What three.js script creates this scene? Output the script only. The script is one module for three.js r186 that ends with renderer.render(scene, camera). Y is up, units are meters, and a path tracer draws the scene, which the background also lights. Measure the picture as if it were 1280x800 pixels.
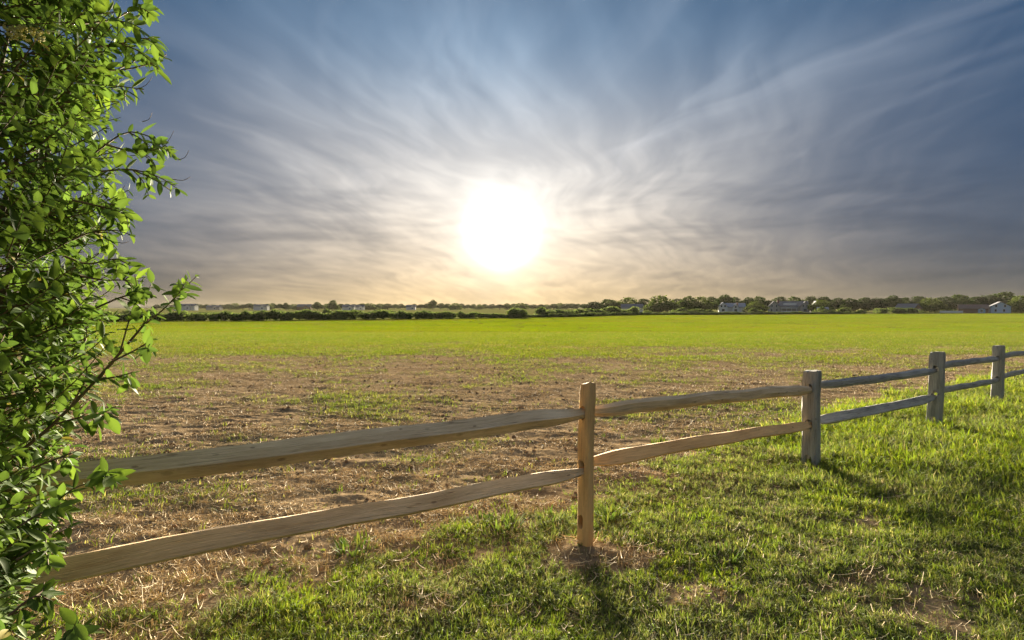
import * as THREE from 'three';
import { mergeGeometries, toCreasedNormals } from 'three/addons/utils/BufferGeometryUtils.js';
import { Brush, Evaluator, SUBTRACTION } from 'three-bvh-csg';

// ------------------------------------------------------------------ camera, sky, sun, exposure
const scene = new THREE.Scene();
const PXF = 705, HORIZON = 383.5, EYE = 1.5;                     // focal length and horizon row of the 1280 x 800 photograph
const PITCH = Math.atan((400 - HORIZON) / PXF);
const camera = new THREE.PerspectiveCamera(2 * Math.atan(400 / PXF) * 180 / Math.PI, 1.6, 0.05, 6000);
camera.position.set(0, EYE, 0);
camera.rotation.set(-PITCH, 0, 0);
scene.add(camera);

const EXPOSURE = 7.0;
const SUN_AZ = -0.018, SUN_EL = 0.131;
const sunDir = new THREE.Vector3(Math.sin(SUN_AZ) * Math.cos(SUN_EL), Math.sin(SUN_EL), -Math.cos(SUN_AZ) * Math.cos(SUN_EL));
const sun = new THREE.DirectionalLight(new THREE.Color().setRGB(1, 0.88, 0.66), 5);
sun.name = 'sun';
sun.position.copy(sunDir).multiplyScalar(200);
sun.castShadow = true; sun.shadow.radius = 23; sun.shadow.mapSize.set(4096, 4096);
Object.assign(sun.shadow.camera, { left: -60, right: 60, top: 40, bottom: -20, near: 1, far: 600 });
scene.add(sun); scene.add(sun.target);

const renderer = new THREE.WebGLRenderer({ antialias: true });
renderer.toneMapping = THREE.LinearToneMapping;
renderer.toneMappingExposure = EXPOSURE;
renderer.shadowMap.enabled = true;

// ------------------------------------------------------------------ random numbers and noise
function rng(seed) { let a = seed >>> 0; return () => { a = (a + 0x6d2b79f5) | 0; let t = Math.imul(a ^ (a >>> 15), 1 | a); t = (t + Math.imul(t ^ (t >>> 7), 61 | t)) ^ t; return ((t ^ (t >>> 14)) >>> 0) / 4294967296; }; }
const PERM = new Uint8Array(512), GX = new Float32Array(256), GY = new Float32Array(256);
{ const r = rng(7), p = [...Array(256).keys()]; for (let i = 255; i > 0; i--) { const j = Math.floor(r() * (i + 1)); [p[i], p[j]] = [p[j], p[i]]; }
  for (let i = 0; i < 512; i++) PERM[i] = p[i & 255];
  for (let i = 0; i < 256; i++) { const a = r() * 6.28318; GX[i] = Math.cos(a); GY[i] = Math.sin(a); } }
function noise(x, y) {                                            // gradient noise, about -1 to 1
  const ix = Math.floor(x), iy = Math.floor(y), fx = x - ix, fy = y - iy, X = ix & 255, Y = iy & 255;
  const u = fx * fx * fx * (fx * (fx * 6 - 15) + 10), v = fy * fy * fy * (fy * (fy * 6 - 15) + 10);
  const a = PERM[PERM[X] + Y], b = PERM[PERM[X + 1] + Y], c = PERM[PERM[X] + Y + 1], d = PERM[PERM[X + 1] + Y + 1];
  const n00 = GX[a] * fx + GY[a] * fy, n10 = GX[b] * (fx - 1) + GY[b] * fy, n01 = GX[c] * fx + GY[c] * (fy - 1), n11 = GX[d] * (fx - 1) + GY[d] * (fy - 1);
  const x0 = n00 + (n10 - n00) * u, x1 = n01 + (n11 - n01) * u;
  return (x0 + (x1 - x0) * v) * 1.5;
}
function fbm(x, y, n = 4) { let s = 0, a = 0.5; for (let i = 0; i < n; i++) { s += a * noise(x, y); x = x * 2.03 + 17.1; y = y * 2.03 - 9.7; a *= 0.5; } return s; }
const clamp = (x, a = 0, b = 1) => Math.min(b, Math.max(a, x));
const smooth = (a, b, x) => { const t = clamp((x - a) / (b - a)); return t * t * (3 - 2 * t); };
const lerp = (a, b, t) => a + (b - a) * t;
const mix3 = (a, b, t) => [lerp(a[0], b[0], t), lerp(a[1], b[1], t), lerp(a[2], b[2], t)];
const V = (x, y, z) => new THREE.Vector3(x, y, z);

// ------------------------------------------------------------------ the sky: hazy evening air with streaks of cirrus
const SKY_W = 4096;
// long wisps of cirrus: a point on the cloud layer, the run, the width, the strength
const WISPS = [[0.385, 2.25, 0.62, -0.785, 0.085, 1.3], [0.62, 2.3, 0.66, -0.75, 0.12, 0.6], [-0.33, 2.34, -0.54, -0.84, 0.12, 0.6], [-0.02, 2.2, -0.08, -0.997, 0.16, 0.75], [0.2, 2.0, 0.3, -0.954, 0.1, 0.5]];
function skyTexture() {
  const W = SKY_W, H = W / 2, data = new Float32Array(W * H * 4), D = 180 / Math.PI;
  for (let row = 0; row < H; row++) {
    const el = ((row + 0.5) / H - 0.5) * Math.PI, cy = Math.sin(el), ce = Math.cos(el), eld = el * D;
    for (let col = 0; col < W; col++) {
      const o = (row * W + col) * 4;
      data[o + 3] = 1;
      if (el <= 0) { data[o] = 0.16 / EXPOSURE; data[o + 1] = 0.15 / EXPOSURE; data[o + 2] = 0.1 / EXPOSURE; continue; }
      const az = ((col + 0.5) / W - 0.25) * 2 * Math.PI, x = Math.sin(az) * ce, z = -Math.cos(az) * ce;
      const gam = Math.acos(clamp(x * sunDir.x + cy * sunDir.y + z * sunDir.z, -1, 1)) * D;
      // air
      const haze = Math.exp(-eld / 6.5);
      let r = lerp(0.010, 0.110, haze), g = lerp(0.064, 0.110, haze), b = lerp(0.162, 0.098, haze);
      // cirrus on a high flat layer
      const k = 1 / (cy + 0.16), u = x * k, v = -z * k;
      const w1 = fbm(u * 0.8 + 3.1, v * 0.6 + 8.2, 4), w2 = fbm(u * 0.7 - 7.7, v * 0.7 + 1.4, 4);
      const su = u * 0.94 - v * 0.34, sv = v * 0.94 + u * 0.34, su2 = u * 0.97 + v * 0.24, sv2 = v * 0.97 - u * 0.24;
      const streak = fbm(su * 1.9 + w1 * 1.1, sv * 0.55 + w2 * 1.2 + 4, 5), streak2 = fbm(su2 * 2.6 + w2 * 1.2 + 20, sv2 * 0.5 + w1 * 1.2, 5), fine = fbm(su * 9 + w2 * 4, sv * 1.2 + w1 * 3 + 40, 5), broad = fbm(u * 0.6 + 11 + w2, v * 0.55 - 5, 3);
      let veil = clamp(0.45 + 0.36 * streak + 0.32 * streak2 + 0.38 * fine + 0.55 * broad);
      veil = veil * veil * (3 - 2 * veil);
      // low bands of grey stratus near the horizon
      const band = fbm(az * 3.1 + 30 + 0.05 * eld, eld * 0.36 + 0.5 * noise(az * 5, eld * 0.2), 5) + 0.5 * fbm(az * 8 + 3, eld * 1.1 + 1.2 * w1 - az * 1.5, 4);
      const low = smooth(0.2, 2.5, eld) * (1 - smooth(7, 17, eld)), dark = clamp(0.1 + band * 1.4) * low;
      // light of the sun scattered by the thin cloud, wider than it is high
      const daz = (az - SUN_AZ) * D, ell = Math.hypot(Math.min(Math.abs(daz), 360 - Math.abs(daz)) * ce * 0.95, (eld - SUN_EL * D) * 1.26);
      const glow = 0.95 * Math.exp(-Math.pow(ell / 22, 1.9)), peach = Math.exp(-Math.pow(eld / 9, 1.3));
      const core = 22 * Math.exp(-((gam / 1.8) ** 2)) + 0.8 * Math.exp(-Math.pow(gam * (1 + 0.1 * noise(az * 9 + 4, eld * 0.22) + 0.1 * noise(az * 26, eld * 0.6 + 7)) / 3.4, 1.5));
      const tint = mix3(mix3([1, 0.95, 0.85], [0.62, 0.80, 0.95], smooth(14, 27, eld)), [1, 0.69, 0.31], peach);
      const cream = 0.13 * Math.exp(-eld / 8) * Math.exp(-((daz / 38) ** 2));
      const lit = cream + glow * lerp(0.68 + 0.6 * veil, 1, Math.exp(-gam / 5)) * (1 - 0.44 * dark * (1 - Math.exp(-gam / 8)));
      let wisp = 0;
      for (const [pu, pv, du, dv, wd, st] of WISPS) { const du_ = u - pu + 0.25 * w2, dv_ = v - pv + 0.2 * w1, along = du_ * du + dv_ * dv, off = du_ * dv - dv_ * du; wisp += st * Math.exp(-((off / wd) ** 2)) * clamp(0.55 + 1.5 * fbm(along * 1.1 + pu * 9, off * 11 + w1 * 2, 4)) * smooth(-0.35, 0.25, along); }
      const fibre = smooth(0.05, 0.6, fbm(su2 * 5.5 + w2 * 2.5, sv2 * 0.5 + w1 * 1.5 + 70, 5));
      const cirFill = (0.02 + 0.56 * smooth(28, 72, eld)) * (0.35 + 0.65 * veil) * (1 - haze * 0.4) + (0.06 * wisp + 0.045 * fibre) * smooth(7, 14, eld) + 0.11 * smooth(70, 140, gam);  // rise overhead and behind the camera is added fill light, outside the view
      r += cirFill * 1.03 + lit * tint[0]; g += cirFill * 1.02 + lit * tint[1]; b += cirFill * 1.02 + lit * tint[2];
      const dim = 1 - 0.14 * dark * (1 - Math.exp(-gam / 9));
      r *= dim; g *= dim; b *= dim;
      r += core; g += core * 0.97; b += core * 0.88;
      data[o] = r / EXPOSURE; data[o + 1] = g / EXPOSURE; data[o + 2] = b / EXPOSURE;
    }
  }
  const t = new THREE.DataTexture(data, W, H, THREE.RGBAFormat, THREE.FloatType);
  t.mapping = THREE.EquirectangularReflectionMapping; t.magFilter = t.minFilter = THREE.LinearFilter; t.needsUpdate = true;
  return t;
}
const skyTex = skyTexture();
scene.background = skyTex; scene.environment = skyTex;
scene.fog = new THREE.FogExp2(new THREE.Color().setRGB(0.95, 0.86, 0.7), 0.00004);

// ------------------------------------------------------------------ helpers for things
const taken = {};
const numbered = (n) => { taken[n] = (taken[n] ?? -1) + 1; return taken[n] ? n + '_' + String(taken[n]).padStart(3, '0') : n; };
function shade(o) { o.traverse((c) => { if (c.isMesh) { c.castShadow = true; c.receiveShadow = true; } }); return o; }
function tag(o, label, category, group, kind) { o.userData.label = label; if (category) o.userData.category = category; if (group) o.userData.group = group; if (kind) o.userData.kind = kind; return o; }
function put(o, name) { o.name = numbered(name); scene.add(shade(o)); return o; }
function part(name, geo, mat, parent) { const m = new THREE.Mesh(geo, mat); m.name = name; m.castShadow = m.receiveShadow = true; parent.add(m); return m; }
function geom(pos, idx, { uv, color, normals = true } = {}) {
  const g = new THREE.BufferGeometry();
  g.setAttribute('position', new THREE.Float32BufferAttribute(pos, 3));
  if (uv) g.setAttribute('uv', new THREE.Float32BufferAttribute(uv, 2));
  if (color) g.setAttribute('color', new THREE.Float32BufferAttribute(color, 3));
  g.setIndex(idx);
  if (normals) g.computeVertexNormals();
  return g;
}
// a pixel of the photograph at a depth (metres along -z) as a place
function at(px, py, Z) {
  const a = (px - 640) / PXF, b = -(py - 400) / PXF, c = Math.cos(PITCH), s = Math.sin(PITCH);
  const y = b * c - s, z = -(c + b * s);
  return V(a / -z * Z, EYE + y / -z * Z, -Z);
}
function tileTexture(N, fn, srgb = false) {
  const d = new Uint8Array(N * N * 4);
  for (let j = 0; j < N; j++) for (let i = 0; i < N; i++) { const c = fn(i / N, j / N), o = (j * N + i) * 4; d[o] = clamp(c[0]) * 255; d[o + 1] = clamp(c[1]) * 255; d[o + 2] = clamp(c[2]) * 255; d[o + 3] = 255; }
  const t = new THREE.DataTexture(d, N, N, THREE.RGBAFormat); t.wrapS = t.wrapT = THREE.RepeatWrapping; t.magFilter = THREE.LinearFilter; t.minFilter = THREE.LinearMipmapLinearFilter; t.generateMipmaps = true; if (srgb) t.colorSpace = THREE.SRGBColorSpace; t.needsUpdate = true; return t;
}
// noise that repeats over the unit square (blend of shifted copies)
const tfbm = (u, v, f, n) => { const a = fbm(u * f, v * f, n), b = fbm((u - 1) * f, v * f, n), c = fbm(u * f, (v - 1) * f, n), d = fbm((u - 1) * f, (v - 1) * f, n); return lerp(lerp(a, b, u), lerp(c, d, u), v) / Math.max(0.55, Math.hypot(Math.hypot(1 - u, u), 0) * Math.hypot(1 - v, v)); };

// ------------------------------------------------------------------ lie of the land
const P1 = V(0.448, 0, -3.43), FD = V(0.798, 0, -0.602), FN = V(-0.602, 0, -0.798);      // a fence post, the run of the fence, and its field side
const sOf = (x, z) => (x - P1.x) * FN.x + (z - P1.z) * FN.z, tOf = (x, z) => (x - P1.x) * FD.x + (z - P1.z) * FD.z;
// how far past the fence the lawn reaches, by place along the fence
const lawnEdge = (t) => 0.85 + 0.25 * smooth(-0.5, -2, t) + 0.4 * smooth(2.5, 4.6, t) + 0.22 * noise(t * 1.3 + 4, 2.2) + 0.12 * noise(t * 4, 7);
const lawnness = (x, z) => smooth(0.25, -0.25, sOf(x, z) - lawnEdge(tOf(x, z)) + 0.3 * noise(x * 1.7, z * 1.7));
// bare places in the lawn
const bare = (x, z) => {
  const d = Math.hypot((x - 0.5) / 0.42, (z + 3.35) / 0.3);
  let b = smooth(1.1, 0.5, d + 0.4 * noise(x * 5, z * 5));
  b = Math.max(b, smooth(0.12, 0.42, fbm(x * 1.25 + 5, z * 1.9 + 2, 3) + 0.16 * noise(x * 6, z * 6)) * 0.85);
  const t = tOf(x, z), s = sOf(x, z);
  b = Math.max(b, smooth(0.3, 0.95, s + 0.5 * noise(x * 1.6 + 3, z * 1.6 + 9) + 0.25 * noise(x * 5, z * 5)) * smooth(2.0, 0.6, t) * 0.9);
  return clamp(b * (1 - 0.85 * smooth(2.2, 3.6, t)));
};
const green = (x, z) => {                                         // how green the field is
  const Z = -z, n = fbm(x * 0.32 + 1.3, z * 0.32, 4), n2 = fbm(x * 0.09 + 7, z * 0.11 + 3, 3), n3 = noise(x * 1.1, z * 1.5);
  const line = smooth(8, 40, Z + 10 * n2 - 2.5 * smooth(0, 8, x));
  return clamp(line * 1.15 - 0.06 + 0.75 * (n + 0.25 * n3) * (1 - 0.8 * smooth(26, 52, Z)) + 0.06 * smooth(4, 7, Z) + 0.12 * smooth(6.5, 9, Z));
};
const farEdgePts = [[-400, 95], [-79, 133], [0, 176], [53, 235], [155, 274], [270, 300], [420, 330], [900, 380]];
const farEdge = (x) => { for (let i = 1; i < farEdgePts.length; i++) if (x < farEdgePts[i][0]) { const [a, b] = farEdgePts[i - 1], [c, d] = farEdgePts[i]; return lerp(b, d, (x - a) / (c - a)); } return 380; };
function height(x, z) {
  const Z = -z, far = Z > 0 ? 1 - Math.exp(-((Z / 72) ** 2)) : 0;
  let y = -2.0 * far;
  const near = 1 - smooth(12, 45, Math.hypot(x, z));
  const lawn = near > 0 ? lawnness(x, z) : 0;
  if (near > 0) {
    y += near * (0.014 * noise(x * 0.5, z * 0.5) + 0.012 * noise(x * 1.7, z * 1.7));
    const soil = 1 - lawn;
    y += near * soil * (0.014 * noise(x * 2.2 + 3, z * 4.5) + 0.02 * Math.max(0, noise(x * 4.1, z * 5.3) - 0.15) + 0.008 * noise(x * 11, z * 13) + 0.004 * noise(x * 27, z * 29));
    y += near * lawn * (0.012 * noise(x * 4, z * 4) + 0.006 * noise(x * 12, z * 12));
    const d = Math.hypot((x - 0.44) / 0.27, (z + 3.42) / 0.24); y += 0.035 * Math.exp(-d * d) * (1 + 0.6 * noise(x * 9, z * 9));
  } else y += 0.12 * noise(x * 0.03, z * 0.03) * smooth(40, 90, Z);
  return y;
}

// ------------------------------------------------------------------ the ground
const soilMap = tileTexture(512, (u, v) => { const a = tfbm(u, v, 9, 5), b = tfbm(u, v, 34, 3), c = tfbm(v, u, 90, 2); const k = 0.72 + 0.34 * a + 0.26 * b + 0.2 * c; return [k, k * (0.985 + 0.03 * b), k * (0.96 + 0.06 * a)]; });
const soilBump = tileTexture(512, (u, v) => { const k = 0.5 + 0.3 * tfbm(u, v, 14, 5) + 0.25 * tfbm(u, v, 60, 3); return [k, k, k]; });
{
  const axis = (lo, a, b, hi, step, grow) => { const out = []; for (let p = a; p <= b; p += step) out.push(p); let d = step, p = out[out.length - 1]; while (p < hi) { d *= grow; p += d; out.push(Math.min(p, hi)); } d = step; p = a; const pre = []; while (p > lo) { d *= grow; p -= d; pre.unshift(Math.max(p, lo)); } return pre.concat(out); };
  const xs = axis(-1500, -4.2, 6.5, 1500, 0.042, 1.055), zs = axis(-40, 2.2, 8.5, 1600, 0.03, 1.04).map((q) => -q);
  const nx = xs.length, nz = zs.length, pos = new Float32Array(nx * nz * 3), col = new Float32Array(nx * nz * 3), uv = new Float32Array(nx * nz * 2), idx = [];
  for (let j = 0; j < nz; j++) for (let i = 0; i < nx; i++) {
    const x = xs[i], z = zs[j], o = j * nx + i, Z = -z, d = Math.hypot(x, z);
    pos.set([x, height(x, z), z], o * 3); uv.set([x / 1.3 + 0.03 * z, z / 1.3], o * 2);
    const n = fbm(x * 0.9, z * 1.1, 3), moist = fbm(x * 3.1 + 9, z * 4.3, 3);
    let c = mix3([0.275, 0.188, 0.105], [0.385, 0.282, 0.168], clamp(0.5 + 0.9 * n));
    c = mix3(c, [0.16, 0.105, 0.062], clamp(moist * 1.1) * 0.8);
    if (d < 60) { const l = lawnness(x, z); c = mix3(c, mix3([0.16, 0.12, 0.062], [0.26, 0.19, 0.115], clamp(bare(x, z) + 0.3 * n)), l); }
    const gr = Z > 0 ? green(x, z) * (1 - (d < 60 ? lawnness(x, z) : 0)) : 0.6;
    c = mix3(c, [0.10, 0.125, 0.010], gr * 0.75);
    if (Z > 100) { const e = farEdge(x); if (Z > e - 4) c = mix3(c, mix3([0.16, 0.17, 0.055], [0.23, 0.22, 0.075], clamp(0.5 + fbm(x * 0.01, z * 0.025, 3))), smooth(e - 4, e + 6, Z)); }
    col.set(c, o * 3);
  }
  for (let j = 0; j < nz - 1; j++) for (let i = 0; i < nx - 1; i++) { const a = j * nx + i, b = a + 1, c = a + nx, d = c + 1; idx.push(a, b, c, b, d, c); }
  const g = geom(pos, idx, { uv, color: col });
  const m = new THREE.MeshPhysicalMaterial({ name: 'soil', vertexColors: true, map: soilMap, bumpMap: soilBump, bumpScale: 0.010, roughness: 1, specularIntensity: 0 });
  const o = put(new THREE.Mesh(g, m), 'ground');
  tag(o, 'brown ploughed soil and turf running to the horizon', 'ground', null, 'structure');
}

// ------------------------------------------------------------------ grass, straw and clods
const leafMat = (name, extra = {}) => new THREE.MeshPhysicalMaterial({ name, vertexColors: true, side: THREE.DoubleSide, roughness: 0.95, transmission: 0.5, thickness: 0, specularIntensity: 0.35, ...extra });
const grassMat = leafMat('grass_blades'), strawMat = new THREE.MeshStandardMaterial({ name: 'straw', roughness: 0.8, side: THREE.DoubleSide }), clodMat = new THREE.MeshPhysicalMaterial({ name: 'soil_clod', map: soilMap, roughness: 1, specularIntensity: 0 });
function bladeInto(acc, x, z, dir, len, wid, lean, segs, tint) {
  const cx = Math.cos(dir), sx = Math.sin(dir), base = acc.pos.length / 3;
  for (let i = 0; i <= segs; i++) {
    const q = i / segs, ang = lean * q, h = len * (Math.abs(lean) < 0.05 ? q : Math.sin(ang) / lean), f = len * (Math.abs(lean) < 0.05 ? 0 : (1 - Math.cos(ang)) / lean), w = wid * (i === segs ? 0 : (1 - q * q * 0.75)) * 0.5;
    const px = x + cx * f, pz = z + sx * f;
    if (i === segs) { acc.pos.push(px, h, pz); acc.col.push(...tint); }
    else { acc.pos.push(px - sx * w, h, pz + cx * w, px + sx * w, h, pz - cx * w); acc.col.push(...tint, ...tint); }
  }
  for (let i = 0; i < segs; i++) { const a = base + i * 2; if (i === segs - 1) acc.idx.push(a, a + 1, a + 2); else acc.idx.push(a, a + 1, a + 2, a + 1, a + 3, a + 2); }
}
function tuft(seed, n, radius, len, wid, lean, segs = 3, dry = 0.12) {
  const r = rng(seed), acc = { pos: [], idx: [], col: [] };
  for (let i = 0; i < n; i++) {
    const a = r() * 6.283, q = Math.sqrt(r()) * radius, k = 0.75 + r() * 0.5, d = r() < dry;
    bladeInto(acc, Math.cos(a) * q, Math.sin(a) * q, a + (r() - 0.5) * 2.4, len * (0.45 + r() * 0.75) * (d ? 0.8 : 1), wid * (0.7 + r() * 0.6), lean[0] + r() * (lean[1] - lean[0]), segs, d ? [1.9 * k, 1.4 * k, 3.6 * k] : [k * (0.85 + r() * 0.35), k, k * (0.8 + 0.4 * r())]);
  }
  return geom(acc.pos, acc.idx, { color: acc.col });
}
const M4 = new THREE.Matrix4(), Q = new THREE.Quaternion(), EU = new THREE.Euler(), SC = new THREE.Vector3(), CO = new THREE.Color();
function scatter(name, geo, mat, list, label, category) {        // list of { p, e: [x, y, z turn], s, c }
  const o = new THREE.InstancedMesh(geo, mat, list.length);
  list.forEach((q, i) => { EU.set(q.e[0], q.e[1], q.e[2], 'YXZ'); Q.setFromEuler(EU); if (Array.isArray(q.s)) SC.set(...q.s); else SC.setScalar(q.s); o.setMatrixAt(i, M4.compose(q.p, Q, SC)); if (q.c) o.setColorAt(i, CO.setRGB(...q.c)); });
  put(o, name); return tag(o, label, category, null, 'stuff');
}
{
  const r = rng(101), kinds = [[], [], [], []];
  // turf on the near side of the fence
  for (let i = 0; i < 130000; i++) {
    const Z = 1.9 + 11.5 * Math.pow(r(), 1.25), x = -2.6 + r() * (Z * 1.02 + 4.2), z = -Z;
    if (x > Z * 0.98 + 0.9 || x < -Z * 0.98 - 0.8) continue;
    const l = lawnness(x, z), b = bare(x, z), t = tOf(x, z);
    if (r() > l * (1 - b * 0.93)) continue;
    if (r() > 1.25 - 0.085 * Z) continue;
    const lush = clamp(smooth(1.6, 4.6, t + 0.8 * noise(x, z)) * 0.8 + 0.55 * fbm(x * 0.9, z * 0.9 + 4, 3));
    const n = fbm(x * 1.4 + 20, z * 1.4, 3), dry = clamp(0.32 - 0.7 * n - 0.25 * lush + 0.25 * noise(x * 5, z * 5));
    const c = mix3(mix3([0.108, 0.178, 0.018], [0.18, 0.24, 0.011], clamp(0.4 + n + lush * 0.5)), [0.25, 0.215, 0.065], dry * (0.3 + 0.7 * r()));
    const k = 0.7 + r() * 0.6;
    const kind = r() < 0.16 + 0.5 * clamp(n) * (1 - lush) ? 2 : r() < 0.5 ? 0 : 1;
    const s = (0.43 + 0.74 * lush) * (0.7 + r() * 0.6) * (1 - 0.4 * b);
    kinds[kind].push({ p: V(x, height(x, z) - 0.004, z), e: [(r() - 0.5) * 0.9, r() * 6.283, (r() - 0.5) * 0.9], s: [s * 1.1, s, s * 1.1], c: c.map((q) => q * k) });
  }
  scatter('lawn_grass', tuft(1, 11, 0.04, 0.13, 0.0062, [0.5, 2.2]), grassMat, kinds[0], 'long green grass of the verge beside the rail fence', 'grass');
  scatter('lawn_grass', tuft(2, 13, 0.05, 0.095, 0.0055, [0.7, 2.6], 3, 0.24), grassMat, kinds[1], 'short tangled green turf of the verge beside the rail fence', 'grass');
  scatter('lawn_weeds', tuft(3, 12, 0.03, 0.075, 0.014, [0.7, 2.0], 3, 0.03), grassMat, kinds[2], 'broad bladed weeds growing through the verge turf', 'weeds');
}
{
  // stubble and seedlings in the field
  const r = rng(202), list = [], list2 = [];
  for (let i = 0; i < 210000; i++) {
    const Z = 2.2 + 46 * Math.pow(r(), 1.55), x = (r() * 2 - 1) * (Z * 0.98 + 1.2), z = -Z;
    if (sOf(x, z) < -0.2 || r() < lawnness(x, z)) continue;
    const g = green(x, z) + 0.15 * noise(x * 3, z * 5);
    if (r() > smooth(0.02, 0.75, g) * 0.95 + 0.012) continue;
    const n = fbm(x * 0.6, z * 0.9, 3), k = 0.8 + r() * 0.4;
    const c = mix3([0.10, 0.15, 0.008], [0.15, 0.155, 0.022], clamp(0.3 + n * 1.2)).map((q) => q * k), s = (0.5 + r() * 0.6) * (0.75 + 0.02 * Z);
    (r() < 0.5 ? list : list2).push({ p: V(x, height(x, z) - 0.004, z), e: [(r() - 0.5) * 0.4, r() * 6.283, (r() - 0.5) * 0.4], s: [s * 1.25, s * 0.85, s * 1.25], c });
  }
  scatter('field_grass', tuft(4, 7, 0.05, 0.09, 0.006, [0.3, 1.6], 3, 0.25), grassMat, list, 'sparse yellow green seedlings sprouting over the brown field', 'grass');
  scatter('field_grass', tuft(5, 10, 0.09, 0.075, 0.006, [0.2, 1.8], 2, 0.35), grassMat, list2, 'patches of low yellow green growth in the brown field', 'grass');
  // the green sward of the far field, in pieces of sward
  const sward = (seed, size, n, len, wid) => { const q = rng(seed), acc = { pos: [], idx: [], col: [] }; for (let i = 0; i < n; i++) { const k = 0.75 + q() * 0.5; bladeInto(acc, (q() - 0.5) * size, (q() - 0.5) * size, q() * 6.283, len * (0.5 + q() * 0.8), wid * (0.6 + q() * 0.8), 0.2 + q() * 1.2, 2, q() < 0.12 ? [1.4 * k, 1.1 * k, 3 * k] : [k, k, k]); } return geom(acc.pos, acc.idx, { color: acc.col }); };
  const far = [], mid = [];
  for (let z = -17; z > -345; ) {
    const Z = -z, st = Z < 70 ? 1.6 : 4;
    for (let x = -Z * 0.97 - 4; x < Z * 0.97 + 4; x += st) {
      const X = x + (r() - 0.5) * st * 0.5, zz = z + (r() - 0.5) * st * 0.5;
      if (-zz > farEdge(X) - 2) continue;
      const g = green(X, zz) + 0.2 * (r() - 0.5);
      if (r() > smooth(0.2, 0.8, g)) continue;
      const n = fbm(X * 0.05, zz * 0.16, 3) + 0.35 * noise(X * 0.02, zz * 0.5), k = 0.9 + 0.2 * r();
      const c = mix3(mix3([0.092, 0.142, 0.001], [0.125, 0.142, 0.002], clamp(0.45 + 1.2 * n)), [0.14, 0.12, 0.012], 0.5 * smooth(0.15, 0.5, noise(X * 0.012 + 3, zz * 0.11) + 0.5 * n)).map((q) => q * k);
      (st < 2 ? mid : far).push({ p: V(X, height(X, zz) - 0.01, zz), e: [0, Math.floor(r() * 4) * Math.PI / 2, 0], s: [1, 0.8 + 0.3 * r(), 1], c });
    }
    z -= st;
  }
  scatter('field_sward', sward(6, 1.75, 420, 0.085, 0.011), grassMat, mid, 'young green crop covering the middle of the field', 'crop');
  scatter('field_sward', sward(7, 4.3, 650, 0.12, 0.03), grassMat, far, 'bright green crop covering the far half of the field', 'crop');
}
{
  // cut straw lying on the soil, and clods
  const r = rng(303), straws = [], bent = [], clods = [];
  const strawGeo = (bend) => { const g = new THREE.CylinderGeometry(0.5, 0.5, 1, 4, 4); const p = g.attributes.position; for (let i = 0; i < p.count; i++) { const y = p.getY(i); p.setXYZ(i, p.getX(i) * 0.004, y, p.getZ(i) * 0.0026 + bend * (0.25 - y * y)); } g.computeVertexNormals(); return g; };
  for (let i = 0; i < 380000; i++) {
    const Z = 1.9 + 22 * Math.pow(r(), 1.9), x = (r() * 2 - 1) * (Z * 0.98 + 1), z = -Z, s = sOf(x, z);
    if (s < -7) continue;
    const l = lawnness(x, z), cl = fbm(x * 1.1 + 2, z * 1.6, 3);
    if (r() > (1 - l * 0.8) * clamp(0.5 + 1.1 * cl) * (l > 0.5 ? bare(x, z) * 1.6 + 0.45 : 1)) continue;
    const len = 0.03 + 0.13 * r() * r() + (r() < 0.03 ? 0.1 : 0), k = 0.7 + 0.6 * r(), flat = (r() - 0.35) * 0.5;
    const c = mix3([0.58, 0.45, 0.24], [0.44, 0.31, 0.155], r()).map((q) => q * k);
    (r() < 0.5 ? straws : bent).push({ p: V(x, height(x, z) + 0.006 + 0.03 * l * r() + Math.abs(Math.sin(flat)) * len * 0.4, z), e: [Math.PI / 2 + flat, r() * 6.283, 0], s: [1 + 0.04 * Z, len, 1 + 0.04 * Z], c });
  }
  scatter('straw_litter', strawGeo(0.03), strawMat, straws, 'straight bits of pale cut straw scattered over the soil', 'straw');
  scatter('straw_litter', strawGeo(0.16), strawMat, bent, 'bent bits of pale cut straw scattered over the soil', 'straw');
  const clod = new THREE.IcosahedronGeometry(1, 2); { const p = clod.attributes.position; for (let i = 0; i < p.count; i++) { const v = V(p.getX(i), p.getY(i), p.getZ(i)), k = 1 + 0.35 * noise(v.x * 2.1 + v.z, v.y * 2.3 - v.z) + 0.15 * noise(v.x * 5 + 9, v.z * 5 + v.y * 3); v.multiplyScalar(k); p.setXYZ(i, v.x, v.y * 0.6, v.z); } clod.computeVertexNormals(); }
  for (let i = 0; i < 30000; i++) {
    const Z = 2.2 + 24 * Math.pow(r(), 1.5), x = (r() * 2 - 1) * (Z * 0.98 + 1), z = -Z;
    if (sOf(x, z) < -1.2 || r() > (1 - lawnness(x, z)) + 0.5 * bare(x, z) * lawnness(x, z)) continue;
    if (r() > 0.3 + 0.9 * fbm(x * 1.3, z * 2.1 + 50, 3)) continue;
    const s = 0.004 + 0.02 * Math.pow(r(), 3) * (1 + 0.02 * Z), k = 0.75 + 0.5 * r();
    clods.push({ p: V(x, height(x, z) + s * 0.1, z), e: [r(), r() * 6.28, r()], s, c: [0.30 * k, 0.2 * k, 0.12 * k] });
  }
  scatter('soil_clods', clod, clodMat, clods, 'small brown clods lying on the ploughed soil', 'soil');
}

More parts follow.
